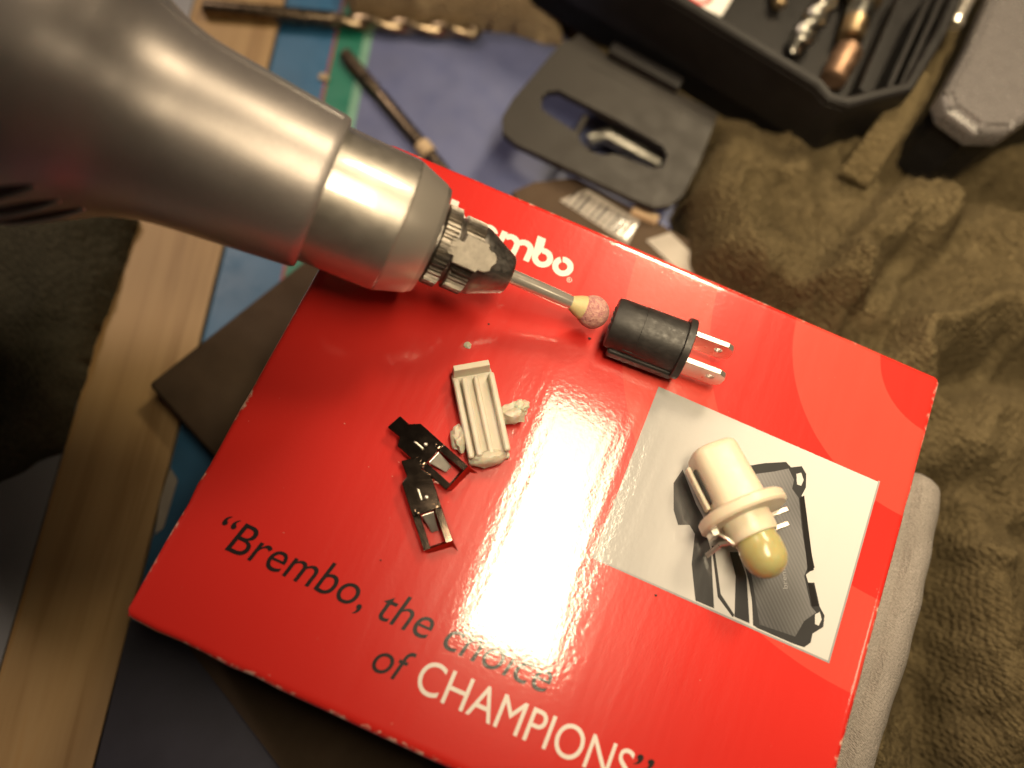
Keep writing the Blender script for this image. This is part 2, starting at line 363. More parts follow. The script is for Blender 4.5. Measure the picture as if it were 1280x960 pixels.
# ------------------------------------------------------------------ cloths
def dseg(p, a, b):
    ab = b - a; tt = max(0, min(1, (p - a).dot(ab) / ab.length_squared)); q = a + ab * tt
    return (p - q).length, ab.x * (p.y - a.y) - ab.y * (p.x - a.x)
def dpoly(p, pl_):
    best = (1e9, 1)
    for i in range(len(pl_) - 1):
        d = dseg(p, pl_[i], pl_[i + 1])
        if d[0] < best[0]: best = d
    return best
def inside(p, poly):
    c = False; n = len(poly)
    for i in range(n):
        a = poly[i]; b = poly[i - 1]
        if (a.y > p.y) != (b.y > p.y) and p.x < (b.x - a.x) * (p.y - a.y) / (b.y - a.y) + a.x: c = not c
    return c
def heap(name, outline, base_h, edge_r, folds, mat, step=1.0, zlo=1.2, rough=.6, seed=0.0, label='', cat='cloth', nudge=.8, fuzz=0, cap=None):
    """a cloth lying in folds: outline and fold lines are world points (mm); folds = (points, height, width, kind)"""
    xs = [p.x for p in outline]; ys = [p.y for p in outline]
    x0, x1, y0, y1 = min(xs), max(xs), min(ys), max(ys)
    nx = int((x1 - x0) / step) + 1; ny = int((y1 - y0) / step) + 1
    ring = outline + [outline[0]]
    idx = {}; vs = []; fs = []
    hgt = {}
    for i in range(nx + 1):
        for j in range(ny + 1):
            p = Vector((x0 + i * step, y0 + j * step))
            d = dpoly(p, ring)[0]
            if not inside(p, outline):
                if d > step * 1.45: continue
                best = None                       # hem: pull the last row in to the outline
                for s_a, s_b in zip(ring, ring[1:]):
                    ab = s_b - s_a; q_ = s_a + ab * max(0, min(1, (p - s_a).dot(ab) / ab.length_squared))
                    if best is None or (p - q_).length < best[0]: best = ((p - q_).length, q_)
                p = best[1]; d = 0.0
            q = min(1, d / edge_r); rise = math.sqrt(max(0, 1 - (1 - q) ** 2))
            h = base_h
            for pts, a, wd, kind in folds:
                dd, sd = dpoly(p, pts)
                if kind == 'ridge': h += a * math.exp(-(dd / wd) ** 2)
                elif kind == 'lip':      # one side stands up in a roll, the other drops at once
                    h += a * (math.exp(-(dd / wd) ** 2) if sd > 0 else math.exp(-(dd / 1.6) ** 2))
            h += rough * (mnoise.noise(Vector((p.x * .06, p.y * .06, seed))) * 4 + mnoise.noise(Vector((p.x * .17, p.y * .17, seed + 5))) * 1.5 + mnoise.noise(Vector((p.x * .5, p.y * .5, seed + 9))) * .45)
            wq = mnoise.noise(Vector((p.x * .055 + p.y * .035, p.y * .05 - p.x * .01, seed + 20)))
            h += rough * 3.2 * (1 - min(1, abs(wq) * 5)) ** 2          # pinched wrinkles
            h = max(h, 1.5)
            if cap: h = min(h, cap(p))
            pp = p + Vector((mnoise.noise(Vector((p.x * .3, p.y * .3, 1.5))), mnoise.noise(Vector((p.x * .3, p.y * .3, 8.5))))) * nudge
            idx[i, j] = len(vs); vs.append((pp.x, pp.y, zlo + h * rise))
    for (i, j), a in idx.items():
        q = [idx.get(k) for k in ((i, j), (i + 1, j), (i + 1, j + 1), (i, j + 1))]
        if None not in q: fs.append(tuple(q))
    o = (sum(xs) / len(xs), sum(ys) / len(ys), zlo)
    ob = MB().add(vs, fs).build(name, mat, None, origin=o, angle=180)
    tag(ob, label, cat)
    if fuzz:
        rr = random.Random(3); fv = []; ff = []
        for _ in range(fuzz):
            f = fs[rr.randrange(len(fs))]; a, b, c, d = (Vector(vs[i]) for i in f)
            p = a + (b - a) * rr.random() + (d - a) * rr.random(); nn = (b - a).cross(d - a).normalized()
            dr = (nn + Vector((rr.uniform(-1, 1), rr.uniform(-1, 1), rr.uniform(-.4, .4))) * .9).normalized() * rr.uniform(.6, 1.5)
            sd = dr.cross(Vector((rr.random(), rr.random(), rr.random()))).normalized() * .05
            n0 = len(fv); fv += [p - sd - Vector(o), p + sd - Vector(o), p + dr * .6 + Vector((0, 0, -.05)) - Vector(o), p + dr - Vector(o)]; ff += [(n0, n0 + 1, n0 + 2), (n0 + 1, n0 + 3, n0 + 2)]
        fo = MB().add(fv, ff).build('pile', 'fuzz', ob, smooth=False); fo['kind'] = 'stuff'
    return ob
def P2(pts, z): return [Vector((p.x, p.y)) for p in px(pts, z)]
ZC = 16
case_under = P2([(690, -60), (715, 80), (900, 152), (1010, 190), (1090, 158), (1150, 60), (1260, -120)], 10)
def low_under_case(p):
    if p.x < BW + 3 and p.y < BH + 3: return 26.0
    return 8.0 if inside(p, case_under) or dpoly(p, case_under)[0] < 1.5 else 99.0
out = P2([(868, 335), (864, 225), (900, 150), (760, 60), (690, -80), (1400, -120), (1500, 300), (1500, 1100), (960, 1100), (1020, 900), (1090, 640), (1100, 520), (1000, 440), (920, 390)], ZC)
folds = [
    (P2([(1000, 372), (940, 350), (890, 318), (868, 250)], ZC)[::-1], 9, 16, 'lip'),
    (P2([(1125, 235), (1070, 295), (1010, 372)], ZC), 7, 14, 'lip'),
    (P2([(1100, 430), (1140, 360), (1180, 300), (1195, 250)], ZC), -7, 3.0, 'ridge'),
    (P2([(1060, 430), (1085, 370), (1120, 320)], ZC), -6, 2.4, 'ridge'),
    (P2([(1120, 420), (1160, 330), (1168, 285)], ZC), 4, 2.5, 'ridge'),
    (P2([(1170, 470), (1230, 465), (1330, 470)], ZC), -8, 4.0, 'ridge'),
    (P2([(1130, 440), (1210, 400), (1320, 360)], ZC), 8, 9, 'ridge'),
    (P2([(1150, 215), (1210, 215), (1330, 235)], ZC), -14, 6, 'ridge'),
    (P2([(1160, 290), (1230, 290), (1330, 310)], ZC), 6, 7, 'ridge'),
    (P2([(1175, 620), (1180, 740), (1185, 860), (1205, 1000)], ZC), -13, 4.5, 'ridge'),
    (P2([(1200, 640), (1225, 760), (1260, 900)], ZC), 6, 8, 'ridge'),
    (P2([(1180, 540), (1260, 520), (1340, 530)], ZC), 5, 9, 'ridge'),
    (P2([(1215, 600), (1290, 680)], ZC), -4, 3, 'ridge'),
    (P2([(905, 372), (960, 400), (1040, 430)], ZC), -5, 5, 'ridge'),
]
heap('terry_garment', out, 13, 7, folds, 'terry', step=1.0, rough=.9, seed=2.0, label='rumpled olive brown terry garment lying in folds beside the red box', cat='garment', fuzz=150000, cap=low_under_case)
out = P2([(168, 262), (120, 395), (62, 560), (0, 592), (-90, 640), (-400, 560), (-420, 60), (-60, 60), (150, 190)], 6)
heap('dark_work_cloth', out, 5, 5, [(P2([(60, 300), (100, 420), (20, 540)], 6), 4, 9, 'ridge'), (P2([(140, 300), (60, 470)], 6), -2, 4, 'ridge')], 'dark_cloth', step=1.6, zlo=1.6, seed=11.0, label='dark olive cloth spread over the grey board behind the rotary tool')
out = P2([(420, -60), (440, 6), (520, 16), (640, 22), (705, 40), (712, 5), (700, -70)], 6)
heap('tan_rag', out, 7, 6, [(P2([(440, -20), (560, -5), (690, 20)], 6), 3, 5, 'ridge')], 'tan_terry', step=1.0, zlo=1.2, seed=21.0, label='tan rag bunched behind the twist drill beside the black case')

# ------------------------------------------------------------------ brown parcel and packet below the carton
A = at(185, 480, 8); e1 = (at(400, 310, 8) - A); e1.z = 0; e1.normalize(); e2 = Vector((e1.y, -e1.x, 0))
kz = thing('kraft_parcel', 'flat brown cardboard parcel lying under the red carton', 'parcel', (A.x, A.y, 1), math.atan2(e1.y, e1.x))
MB().box((25.5, -44, 3.5), (51, 88, 6.9), b=.5).build('shell', 'kraft', kz)
MB().box((25.5, -44, 6.95), (2.5, 86, .12)).build('flap_seam', 'kraft', kz)
pk = thing('barcode_packet', 'brown packet with a white barcode label behind the red carton', 'packet', at(770, 290, 1), 0)
po = pk.location / S
def loc(pts, z): return ccw([(p.x - po.x, p.y - po.y) for p in px(pts, z)])
MB().prism(loc([(640, 240), (668, 228), (720, 222), (800, 265), (880, 312), (880, 360), (760, 330), (660, 270)], 10), 0, 9).build('shell', 'kraft', pk, smooth=False)
MB().prism(loc([(700, 250), (735, 236), (800, 276), (785, 305)], 10.3), 9.0, 9.2).build('barcode_label', 'label_grey', pk, smooth=False)
MB().prism(loc([(808, 300), (838, 290), (880, 330), (860, 350)], 10.3), 9.0, 9.2).build('address_label', 'label_grey', pk, smooth=False)
for i in range(11):
    f = .06 + i * .088; x0 = 703 + (786 - 703) * f; y0 = 251 + (300 - 251) * f; hw = 1.2 + (i % 3) * .8
    MB().prism(loc([(x0 - hw, y0), (x0 + hw, y0 + .6), (x0 + 16 + hw, y0 - 17), (x0 + 16 - hw, y0 - 17.6)], 10.4), 9.2, 9.3).build('bar', 'ink_black', pk, smooth=False)

q = at(230, 900, 1.6)
tag(slab('navy_sheet', [(160, 775), (138, 870), (108, 965), (90, 1040), (500, 1200), (760, 1080), (420, 820)], 1.02, 1.5, 'navy_paper', origin=(q.x, q.y, 1.02)), 'dark navy sheet on the table beside the carton edge that the slogan runs along', 'sheet')
q = at(330, 890, 4)
tag(slab('brown_board', [(228, 800), (290, 880), (352, 962), (400, 1030), (640, 1040), (500, 870), (330, 800)], 1.55, 4.0, 'kraft', origin=(q.x, q.y, 1.55)), 'dark brown board sticking out from under the slogan side of the carton', 'board')

# ------------------------------------------------------------------ red carton
cz = 8.0
rb = thing('red_carton', 'glossy red cardboard carton with a printed slogan and a photograph panel on its top', 'carton', (0, 0, cz), 0)
ZT = HB - cz                                    # top in the carton's own frame
def edge_steps(L): 
    e = [0, .06, .15, .3, .5, .8, 1.2]; n = 26
    return e + [1.2 + (L - 2.4) * i / n for i in range(1, n)] + [L - q for q in e[::-1]]
xs = edge_steps(BW); ys = edge_steps(BH); RR = .8
vs = []; fs = []
for i, x in enumerate(xs):
    for j, y in enumerate(ys):
        dx = min(x, BW - x); dy = min(y, BH - y)
        drop = 0
        for d in (dx, dy):
            if d < RR: drop += RR - math.sqrt(max(0, RR * RR - (RR - d) ** 2))
        ex = .22 * mnoise.noise(Vector((y * .35, 0, 1))) + .10 * mnoise.noise(Vector((y * 1.6, 2, 1)))
        ey = .18 * mnoise.noise(Vector((x * .3, 5, 1))) + .08 * mnoise.noise(Vector((x * 1.5, 7, 1))) + (.55 * math.sin(PI * x / BW))
        fx = math.exp(-dx / 1.5) * (1 if x < BW / 2 else -.6); fy = math.exp(-dy / 1.5) * (-1 if y < BH / 2 else .35)
        cr = max(0, .9 - dx) * max(0, .9 - dy) * .55    # knocked corners
        sx = 1 if x < BW / 2 else -1; sy = 1 if y < BH / 2 else -1
        vs.append((x + fx * ex + sx * cr, y + fy * ey + sy * cr, ZT - min(drop, 1.6)))
n = len(ys)
for i in range(len(xs) - 1):
    for j in range(n - 1): fs.append((i * n + j, (i + 1) * n + j, (i + 1) * n + j + 1, i * n + j + 1))
top = MB().add(vs, fs).build('top_panel', 'carton_red', rb, angle=80)
for nm, a, b in (('front_panel', (.3, .15), (BW - .3, .15)), ('right_panel', (BW - .3, .45), (BW - .3, BH - .45)), ('back_panel', (BW - .3, BH - .15), (.3, BH - .15)), ('left_panel', (.3, BH - .45), (.3, .45))):
    d = Vector((b[0] - a[0], b[1] - a[1])).normalized(); nrm = Vector((-d.y, d.x)) * .6
    poly = [(a[0], a[1]), (b[0], b[1]), (b[0] + nrm.x, b[1] + nrm.y), (a[0] + nrm.x, a[1] + nrm.y)]
    MB().prism(ccw(poly), 0.0, ZT - .75).build(nm, 'carton_side', rb, smooth=False)
MB().box((BW / 2, BH / 2, .3), (BW - 2.2, BH - 2.2, .5)).build('bottom_panel', 'raw_board', rb, smooth=False)

def flat(name, polys, dz, mat, parent, z=ZT):
    mb = MB()
    for p in polys: mb.prism(ccw(p), z + .004, z + dz)
    return mb.build(name, mat, parent, smooth=False)
def bx(pts): return [(p.x, p.y) for p in px(pts, HB)]
def text(name, body, x0, y0, width, height, shear, mat, parent, dz=.05, rot=0.0, z=ZT, bold=0.0):
    cu = bpy.data.curves.new(name, 'FONT'); cu.body = body; cu.size = 1.0; cu.shear = shear; cu.offset = bold; cu.resolution_u = 6
    to = bpy.data.objects.new(name, cu); col.objects.link(to)
    bpy.context.view_layer.update()
    me = bpy.data.meshes.new_from_object(to.evaluated_get(bpy.context.evaluated_depsgraph_get()))
    col.objects.unlink(to); bpy.data.objects.remove(to)
    xs_ = [v.co.x for v in me.vertices]; a, b = min(xs_), max(xs_); sx = width / (b - a)
    c, s_ = math.cos(rot), math.sin(rot)
    for v in me.vertices:
        X = (v.co.x - a) * sx; Y = v.co.y * height
        v.co = Vector((x0 + X * c - Y * s_, y0 + X * s_ + Y * c, z + dz)) * S
    me.materials.clear(); me.materials.append(MATS[mat])
    o = bpy.data.objects.new(name, me); col.objects.link(o); o.parent = parent
    return o
b0 = at(285.5, 690, HB); b1_ = at(684, 868, HB); q0 = at(277, 660, HB)
text('slogan_line', '\u201cBrembo, the choice', q0.x - .3, (b0.y + b1_.y) / 2, at(690, 850, HB).x - q0.x + .3, 6.3, .22, 'ink_black', rb)
o0 = at(463, 838, HB); n1 = at(775, 962, HB)
text('slogan_word', 'of', o0.x - .2, o0.y + .1, at(516, 850, HB).x - o0.x - .6, 6.0, .22, 'ink_black', rb)
c0 = at(519, 862, HB)
text('slogan_caps', 'CHAMPIONS', c0.x - .3, o0.y, at(787, 975, HB).x - c0.x, 6.3, .0, 'ink_cream', rb)
text('slogan_quote', '\u201d', at(790, 950, HB).x + .3, o0.y, 2.6, 6.3, .22, 'ink_black', rb)

# logo: six heavy letters, round bowls with a slanting cut
lg = MB()
LZ_ = [.05]
def ringpoly(mb, cx, cy, ro, ri, a0, a1, n=28):
    LZ_[0] += .0015
    for i in range(n):
        t0 = math.radians(a0 + (a1 - a0) * i / n); t1 = math.radians(a0 + (a1 - a0) * (i + 1) / n)
        vs_ = [(cx + r * math.cos(tt), cy + r * math.sin(tt), ZT + LZ_[0]) for r, tt in ((ri, t0), (ro, t0), (ro, t1), (ri, t1))]
        mb.add(vs_, [(0, 1, 2, 3)])
def poly(mb, pts):
    LZ_[0] += .0015
    mb.add([(x, y, ZT + LZ_[0]) for x, y in pts], [tuple(range(len(pts)))])
by = 69.9; r0, ri = 1.68, .72; cy = by + r0
def o_(cx): ringpoly(lg, cx, cy, r0, ri, 128, 128 + 345)
def b_(cx): ringpoly(lg, cx, cy, r0, ri, -180, 118); poly(lg, [(cx - r0, cy), (cx - ri, cy), (cx - ri + .3, cy + 1.2), (cx - .75, by + 4.9), (cx - 2.15, by + 4.9)])
ox = at(704, 335, HB).x - .15
o_(ox); b_(ox - 3.45)
mx = ox - 11.0
for k_ in (0, 1):
    cx_m = mx + 1.95 + k_ * 2.3
    ringpoly(lg, cx_m, by + 1.75, 1.62, .66, 0, 150, 18); poly(lg, [(cx_m + .66, by), (cx_m + 1.62, by), (cx_m + 1.62, by + 1.75), (cx_m + .66, by + 1.75)])
poly(lg, [(mx, by), (mx + .96, by), (mx + .96, by + 3.3), (mx, by + 3.3)])
ex_ = mx - 1.9
ringpoly(lg, ex_, cy, r0, ri, 25, 330); poly(lg, [(ex_ - .8, cy - .25), (ex_ + 1.65, cy - .25), (ex_ + 1.65, cy + .3), (ex_ - .8, cy + .3)])
rx_ = ex_ - 3.6
poly(lg, [(rx_, by), (rx_ + 1.0, by), (rx_ + 1.0, by + 3.2), (rx_, by + 3.2)]); ringpoly(lg, rx_ + 1.9, by + 1.8, 1.45, .55, 60, 170, 12)
b_(rx_ - 1.85)
lg.build('logo', 'ink_cream', rb, smooth=False)
rg = MB(); rc = at(711.5, 350, HB); lg = rg
ringpoly(lg, rc.x, rc.y, .42, .34, 0, 360, 20); lg.build('registered_ring', 'ink_cream', rb, smooth=False)
text('registered_letter', 'R', rc.x - .18, rc.y - .22, .38, .6, 0, 'ink_cream', rb)

# printed photograph: a caliper edge and a brake pad on a pale ground (flat print, layered inks)
zz = lambda pts: bx([(780 + a / 2.667, 480 + b / 2.667) for a, b in pts])
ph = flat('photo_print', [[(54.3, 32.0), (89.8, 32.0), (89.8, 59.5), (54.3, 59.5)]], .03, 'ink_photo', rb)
flat('photo_border', [[(54.3, 31.75), (89.8, 31.75), (89.8, 32.02), (54.3, 32.02)], [(89.78, 31.75), (90.05, 31.75), (90.05, 59.7), (89.78, 59.7)]], .04, 'ink_grey', ph)
flat('pad_plate', [zz([(418, 272), (470, 264), (540, 260), (556, 278), (592, 274), (607, 300), (606, 345), (592, 372), (606, 480), (635, 612), (606, 636), (614, 662), (634, 662), (652, 742), (668, 772), (664, 810), (628, 832), (622, 862), (600, 878), (555, 862), (440, 812), (400, 560)])], .055, 'ink_dark', ph)
flat('pad_face', [zz([(440, 300), (500, 292), (548, 282), (566, 320), (560, 350), (582, 380), (592, 480), (612, 610), (600, 640), (622, 740), (640, 762), (600, 790), (570, 842), (452, 802), (425, 640), (410, 540)])], .075, 'ink_pad', ph)
flat('pad_ear_hole', [zz([(574, 300), (590, 296), (598, 320), (590, 340), (576, 335)]), zz([(636, 768), (652, 760), (658, 785), (648, 806), (636, 800)])], .095, 'ink_photo', ph)
flat('pad_edge', [zz([(585, 380), (600, 372), (632, 620), (612, 628)]), zz([(612, 664), (630, 668), (648, 740), (626, 742)])], .09, 'ink_black', ph)
flat('caliper_print', [zz([(165, 330), (195, 285), (240, 400), (262, 440), (290, 560), (300, 748), (238, 722), (225, 600), (236, 500), (218, 470), (180, 470), (165, 420)]), zz([(292, 540), (300, 540), (322, 700), (368, 770), (362, 778), (312, 710)]), zz([(352, 560), (380, 560), (408, 640), (418, 798), (368, 776), (372, 640)]), zz([(398, 590), (410, 590), (450, 815), (430, 805), (425, 700)])], .06, 'ink_dark', ph)
tw = at(780 + 545 / 2.667, 480 + 682 / 2.667, HB); te = at(780 + 530 / 2.667, 480 + 560 / 2.667, HB); dv = te - tw
text('pad_lettering', 'brembo', tw.x, tw.y, dv.length * .8, 1.0, 0, 'ink_grey', ph, dz=.10, rot=math.atan2(dv.y, dv.x))

# ------------------------------------------------------------------ grey suede strip at the right side of the carton
path = [at(1134, 592, HB - 13), at(1130, 640, HB - 12), at(1116, 710, HB - 12), at(1099, 780, HB - 12), at(1078, 850, HB - 12), at(1058, 910, HB - 12), at(1038, 975, HB - 13), at(1010, 1060, HB - 14)]
rings = []; NP = 60
def cr_(P, t_):
    i = min(int(t_), len(P) - 2); f = t_ - i; p0 = P[max(i - 1, 0)]; p1 = P[i]; p2 = P[i + 1]; p3 = P[min(i + 2, len(P) - 1)]
    return .5 * (2 * p1 + (p2 - p0) * f + (2 * p0 - 5 * p1 + 4 * p2 - p3) * f * f + (3 * p1 - p0 - 3 * p2 + p3) * f ** 3)
for i in range(NP + 1):
    tt = (len(path) - 1) * i / NP; p = cr_(path, tt); q = cr_(path, min(tt + .05, len(path) - 1.001)) - cr_(path, max(tt - .05, 0)); q.z = 0; q.normalize(); side = Vector((-q.y, q.x, 0))
    taper = math.sqrt(max(.02, 1 - max(0, 1 - tt / .5) ** 2))
    wv_ = 1 + .10 * mnoise.noise(Vector((tt * 1.3, 3, 0)))
    ring_ = []
    for j in range(28):
        a = 2 * PI * j / 28; ca, sa = math.cos(a), math.sin(a)
        rr_ = 1 + .05 * mnoise.noise(Vector((tt * 2, ca * 1.5, sa * 1.5)))
        groove = -1.0 * math.exp(-((ca + .25) / .2) ** 2) * (1 if sa > 0 else 0)
        ring_.append(p + side * ca * 4.9 * taper * wv_ * rr_ + Vector((0, 0, sa * 5.0 * taper * rr_ + groove)))
    rings.append(ring_)
g0 = at(1110, 780, 4)
tag(MB().loft(rings).build('suede_strip', 'grey_suede', None, origin=(g0.x, g0.y, 8)), 'grey speckled suede strip bulging out between the carton edge and the garment', 'strip')

# ------------------------------------------------------------------ rotary tool
Pb = Vector((40.6626, 63.9478, 5.5 + HB)); u = Vector((-.952273, -.124, .278926)).normalized()
rt = thing('rotary_tool', 'silver rotary tool with steel nose and pink ball grinding bit held over the carton', 'rotary tool', Pb, 0)
F_ = frame((0, 0, 0), u)                      # local x runs from the ball back along the tool
def prof(pts, n=8):
    """smooth radius profile through the given (s, r)"""
    P = [Vector((a, b, 0)) for a, b in pts]; out_ = []
    for i in range((len(P) - 1) * n + 1): out_.append(tuple(cr_(P, i / n))[:2])
    return out_
bodyp = [(41.5, 8.0), (41.3, 9.9), (41.4, 10.35), (41.9, 10.6)] + prof([(42.6, 10.68), (48, 11.15), (52, 11.5), (57, 11.9), (61, 12.45), (65.5, 13.9), (70, 16.5), (74.5, 18.9), (80, 20.3), (90, 21.3), (110, 22.2), (130, 22.0), (140, 19.5), (145, 14), (147, 6), (147.2, .5)])
body = MB().rev(bodyp, 96, F_).build('body', 'silver_paint', rt)
MB().rev([(77.0, 19.2), (76.9, 19.75), (77.2, 19.9), (80, 20.42), (90, 21.42), (110, 22.32), (130, 22.1), (140, 19.6), (145, 14.1), (147.2, 6), (147.4, .5)], 96, F_).build('rear_cover', 'silver_lit_pink', rt)  # behind the joint; coloured paler and pinker to stand for light falling there
def rb_at(s):
    for (a, ra), (b, rb2) in zip(bodyp[3:], bodyp[4:]):
        if a <= s <= b: return ra + (rb2 - ra) * (s - a) / max(1e-6, b - a)
    return 20
# local directions: v points up-ish across the tool
def on_body(s, ang, off=0.0):
    r = rb_at(s) + off; return F_ @ Vector((s, r * math.cos(ang), r * math.sin(ang)))
camL = F_.inverted() @ (CAM - Pb)
ang_cam = math.atan2(camL.z, camL.y)         # the meridian that faces the camera
# find which side is the upper silhouette in the photo
sgn = 1 if (F_ @ Vector((0, math.cos(ang_cam + PI / 2), math.sin(ang_cam + PI / 2)))).dot(DN) < 0 else -1
MB().tube([on_body(42.4 + i * 1.0, ang_cam + sgn * math.radians(66), .02) for i in range(44)], .13, 8).build('seam', 'clear_rim', body)
MB().tube([on_body(42.0 + i * 1.0, ang_cam + sgn * math.radians(66) + PI, .02) for i in range(44)], .13, 8).build('seam', 'clear_rim', body)
def vent(s0, a0, ln, wd):
    ring0 = []; top_ = []
    mb = MB(); n_ = 16; L_ = []; R_ = []
    for i in range(n_ + 1):
        f = i / n_; h = math.sin(PI * f) ** .7 * wd / 2
        s = s0 + ln * f; a = ang_cam - sgn * math.radians(a0 + 12 * f)
        r = rb_at(s)
        L_.append(on_body(s, a - h / r, .06)); R_.append(on_body(s, a + h / r, .06))
    mb.add(L_ + R_, [(i, i + 1, n_ + 2 + i, n_ + 1 + i) for i in range(n_)])
    vo = mb.build('vent_slot', 'dark_void', body)
    MB().tube([on_body(s0 + ln * i / 10, ang_cam - sgn * (math.radians(a0 + 12 * i / 10) + 1.15 * math.sin(PI * i / 10) ** .7 * wd / 2 / rb_at(s0 + ln * i / 10)), .1) for i in range(11)], .28, 8).build('vent_lip', 'silver_paint', vo)
for s0, a0 in ((70.2, 46), (68.2, 56), (66.2, 66)): vent(s0, a0, 9.0, 2.3)
# steel nose
MB().rev([(41.6, 8.9), (41.6, 9.5), (31.6, 9.48), (31.0, 9.42), (30.9, 9.3), (26.7, 7.95), (26.0, 7.6), (25.8, 7.0), (25.8, 5.0), (27, 4.6)], 96, F_).build('nose', 'chrome_nose', rt)
MB().rev([(30.85, 9.36), (30.5, 9.24), (26.75, 8.01), (26.6, 7.9)], 96, F_, cap=False).build('nose_cone', 'turned_steel', rt)
# collet nut
nut = MB().rev([(26.2, 4.2), (24.9, 4.2), (24.5, 4.9), (23.0, 4.9), (22.6, 4.6), (22.2, 4.9), (19.2, 4.95), (18.6, 4.85), (14.4, 3.0), (14.0, 2.85), (13.8, 2.6), (13.8, 1.2)], 64, F_).build('collet_nut', 'dark_steel', rt)
def teeth(a, x, r): return r + (.34 if int(a / (2 * PI) * 104) % 2 == 0 else -.05)
for s0, s1, rr_ in ((25.3, 23.2, 5.45), (22.4, 19.5, 5.0)):
    MB().rev([(s0, rr_ - .3), (s0 - .15, rr_), (s1 + .15, rr_), (s1, rr_ - .3)], 208, F_, fn=teeth).build('knurl', 'knurl_steel', nut, angle=30)
# milled spanner flat with its lobed front edge, facing up towards the lamp
fa = ang_cam + sgn * math.radians(7)
FM = F_ @ Matrix.Rotation(fa, 4, 'X')
flatp = [(24.0, -1.2), (23.0, -1.25), (22.9, -2.1), (19.4, -2.15), (19.2, -1.75), (18.3, -1.7), (17.6, -1.2), (17.6, -.6), (17.2, .1), (17.3, .8), (17.8, 1.3), (18.7, 1.4), (18.9, 2.1), (22.2, 2.2), (22.3, 1.0), (23.9, 1.0)]
flatp = [(a, b * 1.0) for a, b in flatp]
MB().loft([[(a, 0, 0) for a, b in flatp]] and [[(a, 4.3, b) for a, b in flatp], [(a, 5.52, b) for a, b in flatp], [(a + (.1 if a < 20 else -.1), 5.6, b * .96) for a, b in flatp]], FM).build('spanner_flat', 'bright_flat', nut, angle=25)
bit = MB().rev([(15, 1.08), (4.3, 1.08), (4.1, 1.0), (2.6, 1.0)], 32, F_).build('grinding_bit', 'shank_steel', rt)
MB().rev([(3.75, .98), (3.4, 1.15), (2.6, 1.5), (1.75, 1.8), (1.4, 1.7)], 32, F_).build('neck', 'stone_neck', bit)
MB().rev([(2.43 * math.cos(PI * i / 24) * .98, max(.02, 2.46 * math.sin(PI * i / 24))) for i in range(2, 25)], 48, F_, fn=lambda a, x, r: r * (1 + .03 * mnoise.noise(Vector((x * 1.4, math.cos(a) * 2.5, math.sin(a) * 2.5))))).build('ball', 'grindstone', bit)

# ------------------------------------------------------------------ black plug with two blades
p0 = at(764, 402, HB + 4.3); p1 = at(857, 437, HB + 4.6); ax = (p1 - p0); ln = ax.length
pg = thing('black_plug', 'small black cylindrical plug with two tinned blade contacts touching the grinding ball', 'plug', (p0.x, p0.y, HB), math.atan2(ax.y, ax.x))
PM = frame((0, 0, 4.3), (ln * math.cos(math.asin((p1.z - p0.z) / ln)), 0, p1.z - p0.z))
def squash(a, x, r):                          # slightly flattened lower side
    return r * (1 - .07 * max(0, -math.sin(a)) ** 3)
MB().rev([(0.2, 2.0), (0, 2.4), (0, 3.35), (.15, 3.72), (.6, 3.85), (4.4, 3.88), (4.45, 3.94), (ln - .9, 3.98)], 64, PM, fn=squash).build('barrel', 'plug_black', pg)
MB().rev([(ln - .95, 4.55), (ln - .85, 4.66), (ln + .1, 4.66), (ln + .2, 4.5), (ln + .2, .5)], 64, PM).build('flange', 'plug_black', pg)
MB().box((ln * .52, -3.55, -1.7), (ln - 1.4, 1.7, 1.9), PM, b=.25).build('key_rail', 'black_plastic', pg)
MB().box((ln * .40, -3.72, .35), (3.6, .5, .7), PM, b=.12).build('catch', 'black_plastic', pg)
for i in range(4): MB().blob((.05, -1.6 + i * 1.05, 2.2 - .25 * (i - 1.4) ** 2), (.28, .4, .3), .4, i, PM).build('burr', 'plug_black', pg)
